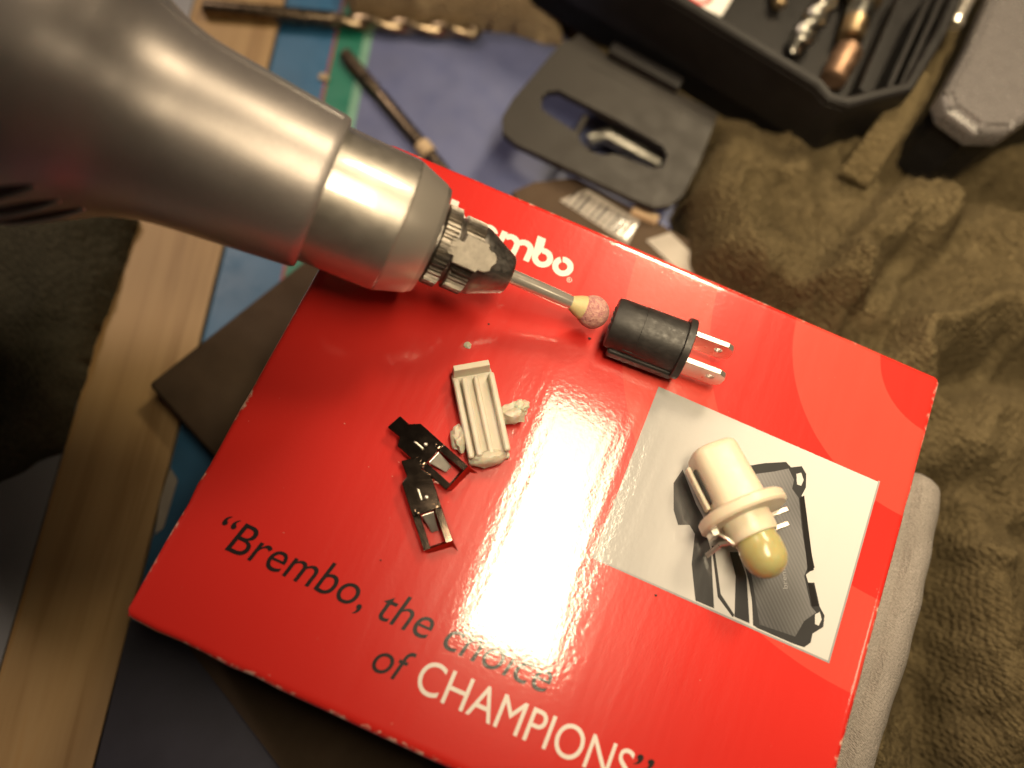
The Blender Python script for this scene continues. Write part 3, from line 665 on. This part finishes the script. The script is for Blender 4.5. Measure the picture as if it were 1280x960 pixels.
for yy in (2.05, -2.35):
    BM = PM @ Matrix.Translation((ln, yy, -.1))
    hz = 2.3; L_ = 6.6
    outline = [(-1, -hz), (L_ - 1.1, -hz), (L_ - .3, -hz + .5), (L_, -hz + 1.3), (L_, hz - 1.3), (L_ - .3, hz - .5), (L_ - 1.1, hz), (-1, hz)]
    # blade with a real round hole: outline and hole bridged ring to ring
    hc = (L_ - 2.1, .35); nh = 32; hole = [(hc[0] + .62 * math.cos(2 * PI * i / nh), hc[1] + .62 * math.sin(2 * PI * i / nh)) for i in range(nh)]
    def edge_pt(a):
        dx_, dy_ = math.cos(a), math.sin(a); best = 1e9
        for i in range(len(outline)):
            x1_, y1_ = outline[i]; x2_, y2_ = outline[(i + 1) % len(outline)]
            den = dx_ * (y2_ - y1_) - dy_ * (x2_ - x1_)
            if abs(den) < 1e-9: continue
            tt = ((x1_ - hc[0]) * (y2_ - y1_) - (y1_ - hc[1]) * (x2_ - x1_)) / den; uu = ((x1_ - hc[0]) * dy_ - (y1_ - hc[1]) * dx_) / den
            if tt > 0 and -1e-6 <= uu <= 1 + 1e-6: best = min(best, tt)
        return (hc[0] + dx_ * best, hc[1] + dy_ * best)
    angs = sorted([2 * PI * i / nh for i in range(nh)] + [math.atan2(b - hc[1], a - hc[0]) % (2 * PI) for a, b in outline])
    ro = [edge_pt(a) for a in angs]; rh = [(hc[0] + .62 * math.cos(a), hc[1] + .62 * math.sin(a)) for a in angs]
    th = .42; nA = len(angs); vs_ = [(a, th, b) for a, b in ro] + [(a, th, b) for a, b in rh] + [(a, -th, b) for a, b in rh] + [(a, -th, b) for a, b in ro]
    fs_ = []
    for kk in range(4):
        for i in range(nA):
            a = kk * nA + i; b = kk * nA + (i + 1) % nA; k2 = ((kk + 1) % 4) * nA
            fs_.append((a, b, k2 + (i + 1) % nA, k2 + i))
    MB().add(vs_, fs_, BM).build('blade', 'blade_tin', pg, angle=30)

# ------------------------------------------------------------------ ivory lamp holder with yellow bulb
h0 = at(889, 566, HB + 4.4); h1 = at(928, 641, HB + 6.2); ax = h1 - h0; ln = ax.length
hd = thing('bulb_holder', 'ivory plastic bulb holder with a round flange and yellow bulb on the printed photograph', 'bulb holder', (h0.x, h0.y, HB), math.atan2(ax.y, ax.x))
hor = math.hypot(ax.x, ax.y)
HM = frame((0, 0, 4.4), (hor, 0, ax.z))
def sup(w_, h_, x, n_=40, e=3.2):
    return [(x, w_ * math.copysign(abs(math.cos(2 * PI * j / n_)) ** (2 / e), math.cos(2 * PI * j / n_)), h_ * math.copysign(abs(math.sin(2 * PI * j / n_)) ** (2 / e), math.sin(2 * PI * j / n_))) for j in range(n_)]
MB().loft([sup(2.4, 2.6, -.55), sup(3.0, 3.2, -.45), sup(3.35, 3.5, -.1), sup(3.5, 3.62, .6), sup(3.55, 3.7, 3), sup(3.7, 3.85, ln - .5), sup(3.75, 3.9, ln)], HM).build('barrel', 'ivory_plastic', hd, angle=60)
fl = MB().rev([(ln - .9, 3.6), (ln - .9, 5.9), (ln - .6, 6.25), (ln + .5, 6.3), (ln + .85, 6.0), (ln + .9, 3.2)], 64, HM).build('flange', 'ivory_plastic', hd)
MB().rev([(ln + .8, 3.5), (ln + 3.2, 3.4), (ln + 3.7, 3.2), (ln + 3.8, 2.6)], 48, HM).build('neck', 'ivory_plastic', hd)
MB().rev([(ln + 3.0, 2.75), (ln + 4.4, 2.85), (ln + 5.0, 3.0), (ln + 6.2, 3.0)] + [(ln + 6.3 + 3.1 * math.sin(PI / 2 * i / 12), max(.03, 2.98 * math.cos(PI / 2 * i / 12))) for i in range(13)], 48, HM, fn=lambda a, x, r: r * (1 + .02 * mnoise.noise(Vector((x * .6, math.cos(a) * 1.5, math.sin(a) * 1.5))))).build('bulb', 'bulb_yellow', hd)
# side clip arm on the barrel and the two contact wires
MB().box((4.2, -4.1, -.6), (6.6, .6, 1.5), HM, b=.15).build('side_arm', 'ivory_plastic', hd)
MB().box((4.4, -3.72, .6), (5.2, .3, .8), HM, b=.08).build('slot', 'dark_void', hd)
for k_, (yy, zz_) in enumerate(((4.2, -.6), (4.0, -2.8))):
    MB().box((ln + 1.5 + k_ * 1.5, yy + .8, zz_), (.75, 3.0 + k_ * .6, .28), HM, b=.1).build('contact_tab', 'blade_tin', hd)
MB().tube([(ln + .7, -4.4, -.8), (ln + 1.6, -4.6, .2), (ln + 2.6, -3.9, .6), (ln + 3.6, -3.3, .3)], .30, 8, HM).build('contact_wire', 'blade_tin', hd)
MB().tube([(ln + 3.3, -3.3, .4), (ln + 2.8, -4.6, -.6), (ln + 3.2, -6.1, -1.8), (ln + 3.3, -6.6, -2.2)], .34, 8, HM).build('contact_wire', 'blade_tin', hd)
MB().box((ln + 1.3, -5.0, -.5), (1.1, 1.2, 2.4), HM, b=.15).build('contact_clip', 'blade_tin', hd)

# ------------------------------------------------------------------ white ribbed plastic piece
a0 = at(588, 459, HB + 1.5); a1 = at(613, 577, HB + 1.5); ax = a1 - a0; ln = ax.length; mid = (a0 + a1) / 2
wp = thing('ribbed_insert', 'broken white plastic insert with three ribs and torn lumps on its sides', 'plastic insert', (mid.x, mid.y, HB), math.atan2(ax.y, ax.x))
Wd = 5.9
MB().box((0.2, 0, .75), (ln - .6, Wd, 1.3), b=.2).build('floor', 'white_plastic', wp)
for yy, hh, ww in ((Wd / 2 - .35, 2.9, .8), (.35, 2.4, .75), (-Wd / 2 + 1.55, 2.8, .8), (-Wd / 2 + .35, 2.5, .75)):
    MB().box((.5, yy, .3 + hh / 2), (ln - 2.6, ww, hh), b=.18).build('rib', 'white_plastic', wp)
MB().add([(-ln / 2 - .2, -2.7, .1), (-ln / 2 - .2, 2.7, .1), (-ln / 2 + 1.5, -2.85, .1), (-ln / 2 + 1.5, 2.85, .1), (-ln / 2 - .1, -2.6, 3.3), (-ln / 2 - .1, 2.6, 3.3), (-ln / 2 + .75, -2.65, 3.3), (-ln / 2 + .75, 2.65, 3.3)], [(0, 1, 3, 2), (4, 6, 7, 5), (0, 4, 5, 1), (2, 3, 7, 6), (0, 2, 6, 4), (1, 5, 7, 3)]).build('end_lip', 'white_plastic', wp)
MB().blob((ln / 2 - .5, -.1, 1.5), (1.2, 2.6, 1.4), .18, 4).build('broken_end', 'torn_plastic', wp)
MB().blob((1.0, Wd / 2 + 1.6, 1.9), (1.5, 1.9, 1.25), .45, 1).blob((.2, Wd / 2 + 2.9, 2.3), (.9, 1.2, .85), .5, 6).build('torn_lump', 'torn_plastic', wp)
MB().blob((3.1, -Wd / 2 - .7, 1.3), (1.9, 1.05, 1.2), .4, 2).build('torn_lump', 'torn_plastic', wp)

# ------------------------------------------------------------------ two contact clips
def clip(label, pa, pb, wid, tilt, zb):
    A_ = at(pa[0], pa[1], HB + 1.6); B_ = at(pb[0], pb[1], HB + 1.6); d = B_ - A_; L_ = d.length
    c_ = thing('contact_clip', label, 'metal clip', (A_.x, A_.y, HB), math.atan2(d.y, d.x), 'loose contact clips on the carton')
    M_ = Matrix.Translation((0, 0, zb)) @ Matrix.Rotation(tilt, 4, 'Y')
    k_ = L_ / 13.0; h = wid / 2; th = .35; tb = 1.15
    MB().prism([(0, -tb), (.3, -tb - .1), (2.2 * k_, -tb), (2.4 * k_, -tb - .1), (3.0 * k_, -h), (7.8 * k_, -h), (7.8 * k_, h), (3.2 * k_, h), (2.0 * k_, tb), (.2, tb)], 0, th, M_).build('plate', 'clip_metal', c_, smooth=False)
    for s_ in (-1, 1):
        lo, hi = sorted((s_ * h, s_ * (h - 1.05)))
        MB().prism([(7.8 * k_, lo), (12.6 * k_, lo), (12.6 * k_, hi), (7.8 * k_, hi)], 0, th, M_).build('side_rail', 'clip_metal', c_, smooth=False)
        MB().rev([(0, .42), (.25, .42), (.25, .2), (0, .18)], 16, M_ @ Matrix.Translation((7.2 * k_, s_ * (h - .75), th)) @ Matrix.Rotation(-PI / 2, 4, 'Y')).build('eyelet', 'clip_metal', c_)
        MB().prism([(3.2 * k_, s_ * h), (12.4 * k_, s_ * h), (12.4 * k_, s_ * (h - .12)), (3.2 * k_, s_ * (h - .12))], -1.25, 0, M_).build('side_wall', 'clip_metal', c_, smooth=False)
    # sprung tongue dipping into the window and the flared end
    t0 = 8.0 * k_; w2 = h - 1.25
    MB().add([(t0, -w2, -.05), (t0, w2, -.05), (t0 + 2.6, w2 * .9, -1.3), (t0 + 2.6, -w2 * .3, -1.3), (t0, -w2, .2), (t0, w2, .2), (t0 + 2.6, w2 * .9, -1.05), (t0 + 2.6, -w2 * .3, -1.05)], [(0, 1, 2, 3), (7, 6, 5, 4), (0, 4, 5, 1), (1, 5, 6, 2), (2, 6, 7, 3), (3, 7, 4, 0)], M_).build('tongue', 'blade_tin', c_, smooth=False)
    e0 = 12.6 * k_
    MB().add([(e0, -h, .3), (e0, h, .3), (e0 + .7, h * .9, -1.2), (e0 + .5, -h * .7, -1.2), (e0 + 1.6, h * 1.15, -.9), (e0 - .3, -h, .05), (e0 - .3, h, .05)], [(0, 1, 2, 3), (1, 4, 2), (5, 6, 1, 0), (0, 3, 5)], M_).build('flared_end', 'clip_metal', c_, smooth=False)
    MB().prism([(4.3 * k_, -.35), (6.1 * k_, -.35), (6.1 * k_, -.05), (4.6 * k_, -.05)], th, th + .25, M_).build('stamped_bump', 'blade_tin', c_, smooth=False)
    MB().blob((5.9 * k_, .55, th), (.28, .28, .15), .1, 1, M_).build('stamped_dot', 'blade_tin', c_)
    return c_
clip('dark shiny metal contact clip touching the white plastic insert', (492, 527), (574, 600), 4.6, .02, 1.75)
clip('dark shiny metal contact clip overlapping the other clip and not touching the insert', (512, 574), (549, 686), 4.2, .06, 2.15)

# ------------------------------------------------------------------ crumbs
for k_, (x_, y_, r_) in enumerate(((585, 432, .45), (737, 423, .18), (611, 405, .12), (660, 604, .16), (476, 700, .1), (820, 744, .14))):
    p = at(x_, y_, HB + .1)
    tag(MB().blob((p.x, p.y, HB + r_ * .5), (r_ * 1.3, r_, r_ * .6), .4, k_).build('crumb', 'torn_plastic' if k_ in (0, 3) else 'dark_void', None, origin=(p.x, p.y, HB)), ('pale plastic crumb on the carton off the lipped end of the white insert', 'dark speck of plastic swarf on the red carton')[0 if k_ == 0 else 1] if k_ != 3 else 'pale speck in the lamp glare on the carton', 'crumb', 'crumbs on the carton' if k_ not in (0, 3) else None)
p = at(405, 98, 1)
tag(MB().blob((p.x, p.y, 1.4), (1.1, .9, .5), .5, 3).build('wood_chip', 'pale_wood', None, origin=(p.x, p.y, 1)), 'small pale wood chip on the blue stripe', 'wood chip')
p = at(203, 635, 2); sc_ = slab('pale_sliver', [(213, 585), (222, 600), (204, 660), (194, 668), (200, 625)], 2.0, 2.3, 'label_grey', origin=(p.x, p.y, 2)); tag(sc_, 'thin pale sliver between the pine plank and the carton', 'tape')  # thin pale piece laid along the edge of the plank

# ------------------------------------------------------------------ drill bits on the table cover
def flute(mb, x0, x1, r, pitch, M, n=120, seg=32, depth=.34):
    rings = []
    for i in range(n + 1):
        x = x0 + (x1 - x0) * i / n; ph_ = 2 * PI * (x - x0) / pitch; grow = min(1, i / 8.0); rr_ = r * min(1.0, .15 + (x1 - x) / (r * 1.1)) if x > x1 - r else r
        rg_ = []
        for j in range(seg):
            a = 2 * PI * j / seg; q = math.cos(a - ph_) ; dd = max(0, abs(q) - .35) / .65
            rad = rr_ * (1 - depth * grow * dd ** 1.2)
            rg_.append((x, rad * math.cos(a), rad * math.sin(a)))
        rings.append(rg_)
    mb.loft(rings, M); return mb
def drill(name, label, pa, pb, za, zb, r, frac, mats, group=None, parent=None, pitch=17):
    A_ = at(pa[0], pa[1], za); B_ = at(pb[0], pb[1], zb); d = B_ - A_; L_ = d.length
    o = thing(name, label, 'drill bit', (A_.x, A_.y, za - r), math.atan2(d.y, d.x), group)
    M_ = frame((0, 0, r), (math.hypot(d.x, d.y), 0, d.z))
    MB().rev([(0, r * .8), (.3, r), (L_ * frac - .5, r), (L_ * frac, r * .92)], 32, M_).build('shank', mats[0], o)
    flute(MB(), L_ * frac - .2, L_, r * .97, pitch, M_).build('fluted_shaft', mats[1], o, angle=50)
    return o
drill('twist_drill', 'bronze twist drill lying across the pine plank and blue stripe', (254, 9), (603, 42), 3.6, 2.9, 1.75, .46, ('bit_brown', 'bit_bronze'))
A_ = at(430, 66, 2.6); B_ = at(548, 206, 2.6); d = B_ - A_; L_ = d.length
o = thing('driver_bit', 'dark steel driver bit with a pale tip lying on the slate blue cover', 'driver bit', (A_.x, A_.y, 1), math.atan2(d.y, d.x))
M_ = Matrix.Translation((0, 0, 1.6))
MB().rev([(0, 1.2), (.3, 1.6), (11.3, 1.6), (11.8, 1.25), (12.8, 1.25), (13.2, 1.6)], 6, M_).build('shank', 'bit_brown', o, smooth=False)
MB().rev([(13.0, 1.5), (L_ - 5, 1.5), (L_ + 4, 1.3)], 24, M_).build('shaft', 'bit_brown', o)
MB().rev([(L_ - 6.2, 1.52), (L_ - 5.9, 1.8), (L_ - 3.2, 1.8), (L_ - 2.9, 1.5)], 24, M_).build('collar', 'pale_wood', o)

# ------------------------------------------------------------------ black case with latch
RZ = 30.0; BZ = 9.0
rim = px([(640, -118), (850, 2), (1020, 106), (1036, 124), (1062, 132), (1142, 112), (1185, 40), (1250, -110)], RZ)
rim2 = [(p.x, p.y) for p in rim]
far = [(rim2[-1][0] - 60, rim2[-1][1] + 60), (rim2[0][0] - 20, rim2[0][1] + 70)]
cs = thing('drill_case', 'open black plastic drill case with a hinged latch standing on the garment', 'case', (rim2[2][0], rim2[2][1], BZ), 0)
co_ = Vector((rim2[2][0], rim2[2][1], BZ))
def wallmesh(pts, th, z0, z1, name, mat, parent, bev=.4):
    """a wall following pts, thickened inwards (to the left of travel)"""
    P = [Vector(p) for p in pts]; nr = []
    for i in range(len(P)):
        a = (P[min(i + 1, len(P) - 1)] - P[max(i - 1, 0)]).normalized(); nr.append(Vector((-a.y, a.x)))
    rings = []
    for p, n_ in zip(P, nr):
        sec = [(0, z0), (0, z1 - bev), (bev, z1), (th - bev, z1), (th, z1 - bev), (th, z0)]
        rings.append([(p.x + n_.x * a - co_.x, p.y + n_.y * a - co_.y, z - co_.z) for a, z in sec])
    return MB().loft(rings).build(name, mat, parent, angle=30)
wallmesh(rim2, 1.6, BZ, RZ - 1.4, 'wall', 'case_black', cs)
wallmesh([(x, y) for x, y in [(p[0], p[1]) for p in rim2]], 2.2, RZ - 1.5, RZ, 'rim', 'case_black', cs, .5)
MB().prism(ccw([(x - co_.x, y - co_.y) for x, y in rim2 + far]), .05, 6.5).build('floor', 'case_black', cs, smooth=False)
# inner dividers
def bar(name, a, b, wd, z0, z1, mat, parent):
    a = Vector((a.x, a.y)); b = Vector((b.x, b.y)); dd = (b - a).normalized(); nn = Vector((-dd.y, dd.x)) * wd / 2
    return MB().prism(ccw([tuple(a + nn - co_.xy), tuple(b + nn - co_.xy), tuple(b - nn - co_.xy), tuple(a - nn - co_.xy)]), z0 - co_.z, z1 - co_.z).build(name, mat, parent, smooth=False)
bar('divider', at(1078, 112, 24), at(1135, -20, 24), 1.2, BZ + 6.4, 24, 'case_black', cs)
bar('divider', at(1112, 108, 26), at(1165, -10, 26), 1.0, BZ + 6.4, 26, 'case_black', cs)
bar('divider', at(1128, 105, 27), at(1190, -30, 27), 1.0, BZ + 6.4, 27, 'case_black', cs)
# outer rib on the wall
for a_ in (0.0,):
    pt = at(985, 150, 18)
# latch: plate with a keyhole slot, hinge knuckles
LZ = 13.0
outl = px([(716, 55), (722, 48), (760, 78), (895, 148), (868, 216), (850, 250), (835, 262), (815, 264), (790, 254), (645, 186), (628, 172), (627, 152), (640, 130), (700, 60)], LZ)
lt = [(p.x - co_.x, p.y - co_.y) for p in outl]
slot = px([(676, 128), (684, 120), (697, 119), (712, 127), (770, 156), (826, 188), (832, 200), (826, 214), (812, 216), (780, 203), (765, 198), (752, 200), (738, 196), (725, 184), (720, 172), (686, 150), (676, 142)], LZ)
sl = [(p.x - co_.x, p.y - co_.y) for p in slot]
bm = bmesh.new()
def loop(pts, z): return [bm.verts.new((x * S, y * S, (z - co_.z) * S)) for x, y in pts]
A1 = loop(ccw(lt), LZ); B1 = loop(ccw(sl), LZ)
ed_ = [bm.edges.new((A1[i], A1[(i + 1) % len(A1)])) for i in range(len(A1))] + [bm.edges.new((B1[i], B1[(i + 1) % len(B1)])) for i in range(len(B1))]
bmesh.ops.triangle_fill(bm, use_beauty=True, use_dissolve=False, edges=ed_)
bmesh.ops.solidify(bm, geom=list(bm.faces), thickness=1.6 * S)
bmesh.ops.recalc_face_normals(bm, faces=bm.faces)
me = bpy.data.meshes.new('latch'); bm.to_mesh(me); bm.free(); me.materials.append(MATS['latch_black'])
lo = bpy.data.objects.new('latch', me); col.objects.link(lo); lo.parent = cs
zs = [v.co.z for v in me.vertices]
def ridge(name, pts, r, z, mat, parent):
    return MB().tube([(p.x - co_.x, p.y - co_.y, p.z - co_.z) for p in px(pts, z)], r, 10).build(name, mat, parent)
ridge('hinge_bar', [(735, 82), (790, 110), (850, 141), (872, 152)], 1.1, LZ + .7, 'latch_black', lo)
ridge('hinge_knuckle', [(764, 62), (850, 108)], 1.7, LZ + 2.5, 'case_black', cs)
for a_, b_2 in (((735, 72), (748, 76)), ((836, 126), (846, 130))):
    q = at(a_[0], a_[1], LZ + .2); MB().box((q.x - co_.x, q.y - co_.y, LZ + .2 - co_.z), (2.0, 2.4, .7), b=.1).build('hinge_notch', 'dark_void', lo)
# slot lip: the raised bar seen through the keyhole
ridge('slot_bar', [(735, 176), (760, 168), (826, 204)], [1.6, 1.9, 1.7], LZ - 4.0, 'bit_grey', lo)
ridge('slot_edge', [(716, 176), (732, 146)], .7, LZ - 1.4, 'latch_black', lo)
ridge('latch_foot', [(790, 262), (822, 276)], 1.2, LZ - 3, 'pale_wood', lo)

# contents of the case
zc = BZ + 8.4
drill('twist_drill', 'thick grey twist drill inside the black case', (1062, -40), (990, 66), zc + 1.5, zc + 1.5, 2.6, .12, ('bit_grey', 'bit_grey'), None, None, 11)
def rod(name, label, cat, pa, pb, z, r0_, r1_, mat, tip=None):
    A_ = at(pa[0], pa[1], z); B_ = at(pb[0], pb[1], z); d = B_ - A_; L_ = d.length
    o = thing(name, label, cat, (A_.x, A_.y, z - max(r0_, r1_)), math.atan2(d.y, d.x))
    M_ = Matrix.Translation((0, 0, max(r0_, r1_)))
    MB().rev([(0, r0_ * .8), (.4, r0_), (L_ * .55, r0_), (L_ * .62, r1_), (L_ - .5, r1_), (L_, r1_ * .7)], 32, M_).build('shaft', mat, o)
    if tip: MB().rev([(L_ * .6, r1_ * 1.05), (L_ * .72, r1_ * 1.12), (L_ * .8, r1_ * 1.05)], 24, M_).build('tip', tip, o)
    return o
rod('brass_bit', 'brass coloured bit beside the thick twist drill in the case', 'drill bit', (1100, -60), (1062, 50), zc + 2, 3.8, 2.6, 'brass', 'bit_grey')
rod('copper_bit', 'short copper coloured bit by the corner of the case', 'drill bit', (1062, 62), (1040, 102), zc + 2, 2.8, 2.6, 'copper')
rod('gold_bit', 'tiny gold coloured bit end by the red and white card', 'drill bit', (976, -40), (974, 8), zc + .8, 1.6, 1.5, 'brass')
q = at(880, 0, zc + .3)
cdp = thing('red_white_card', 'white card with a red ring lying in the black case', 'card', (q.x, q.y, zc - 1.8), 0)
pts_ = px([(840, -40), (925, -20), (903, 17), (876, 6), (846, -14)], zc + 1.0)
MB().prism(ccw([(p.x - q.x, p.y - q.y) for p in pts_]), 0, 2.2).build('sheet', 'paper_white', cdp, smooth=False)
rr = MB(); c_ = at(876, -10, zc + 1.0)
for i in range(24):
    t0 = 2 * PI * i / 24; t1 = 2 * PI * (i + 1) / 24
    rr.add([(c_.x - q.x + r * math.cos(tt), c_.y - q.y + r * math.sin(tt), 2.26) for r, tt in ((1.9, t0), (2.9, t0), (2.9, t1), (1.9, t1))], [(0, 1, 2, 3)])
rr.build('red_ring', 'paper_red', cdp, smooth=False)
# strap, hinge pin, smoked lid
sp_ = px([(1150, 92), (1140, 110), (1125, 140), (1105, 170), (1085, 205)], 24)
rings = []
for i, p in enumerate(sp_):
    tdir = (sp_[min(i + 1, 4)] - sp_[max(i - 1, 0)]); tdir.z = 0; tdir.normalize(); nn = Vector((-tdir.y, tdir.x, 0))
    z_ = 24.5 - i * .35 - (5 if i == 4 else 0)
    wd_ = 1.9 + .35 * i
    rings.append([(p.x + nn.x * a, p.y + nn.y * a, z_ + b) for a, b in ((-wd_, -.5), (-wd_ * .9, .35), (0, .8), (wd_ * .9, .35), (wd_, -.5), (0, -.9))])
q = at(1120, 150, 14)
tag(MB().loft(rings).build('garment_strap', 'terry', None, origin=(q.x, q.y, 20)), 'narrow tan fabric loop hooked over the corner of the black case', 'strap')
hp = MB(); a = at(1192, 32, 27); b = at(1216, -14, 27)
hp.tube([a, a + (b - a) * .12, a + (b - a) * .13, b], [1.3, 1.7, 1.35, 1.35], 20)
q = at(1205, 12, 24); tag(hp.build('hinge_pin', 'blade_tin', None, origin=(q.x, q.y, 24)), 'bright metal hinge pin between the case and its smoked lid', 'hinge pin')
LDZ = 30.0
ol = px([(1262, -60), (1215, 50), (1178, 118), (1184, 138), (1222, 166), (1262, 166), (1300, 140), (1420, 100), (1420, -60)], LDZ)
q = ol[3]; ld = thing('smoked_lid', 'smoked translucent plastic lid leaning open beside the black case', 'lid', (q.x, q.y, 10), 0)
pts_ = ccw([(p.x - q.x, p.y - q.y) for p in ol]); cx_ = sum(p[0] for p in pts_) / len(pts_); cy_ = sum(p[1] for p in pts_) / len(pts_)
def shr(f): return [(cx_ + (x - cx_) * f, cy_ + (y - cy_) * f) for x, y in pts_]
MB().loft([[(x, y, 15.5) for x, y in shr(.985)], [(x, y, 18.6) for x, y in shr(1.0)], [(x, y, 19.4) for x, y in shr(.985)], [(x, y, 20) for x, y in shr(.95)]]).build('shell', 'smoked_lid', ld, angle=25)
MB().loft([[(x, y, 20.0) for x, y in shr(.90)], [(x, y, 20.6) for x, y in shr(.885)], [(x, y, 20.6) for x, y in shr(.85)], [(x, y, 20.0) for x, y in shr(.83)]], cap=False).build('raised_edge', 'smoked_lid', ld, angle=25)
for i in range(5):
    a = (pts_[(2 + i) % len(pts_)]); 
    f0 = .86; f1 = .97
    MB().tube([(cx_ + (a[0] - cx_) * f0, cy_ + (a[1] - cy_) * f0, 20.3), (cx_ + (a[0] - cx_) * f1, cy_ + (a[1] - cy_) * f1, 20.0)], .5, 8).build('corner_rib', 'smoked_lid', ld)
MB().prism([(x, y) for x, y in shr(.93)], 0, 15.4).build('lid_skirt', 'case_black', ld, smooth=False)

# ------------------------------------------------------------------ small rounded edges on cut metal, moulded plastic and card
for ob in list(col.objects):
    if ob.type == 'MESH' and ob.name.split('.')[0] in ('plate', 'side_rail', 'side_wall', 'tongue', 'end_lip', 'stamped_bump', 'blade', 'floor', 'divider'):
        bv = ob.modifiers.new('bevel', 'BEVEL'); bv.width = .00009; bv.segments = 2; bv.limit_method = 'ANGLE'; bv.angle_limit = math.radians(40)
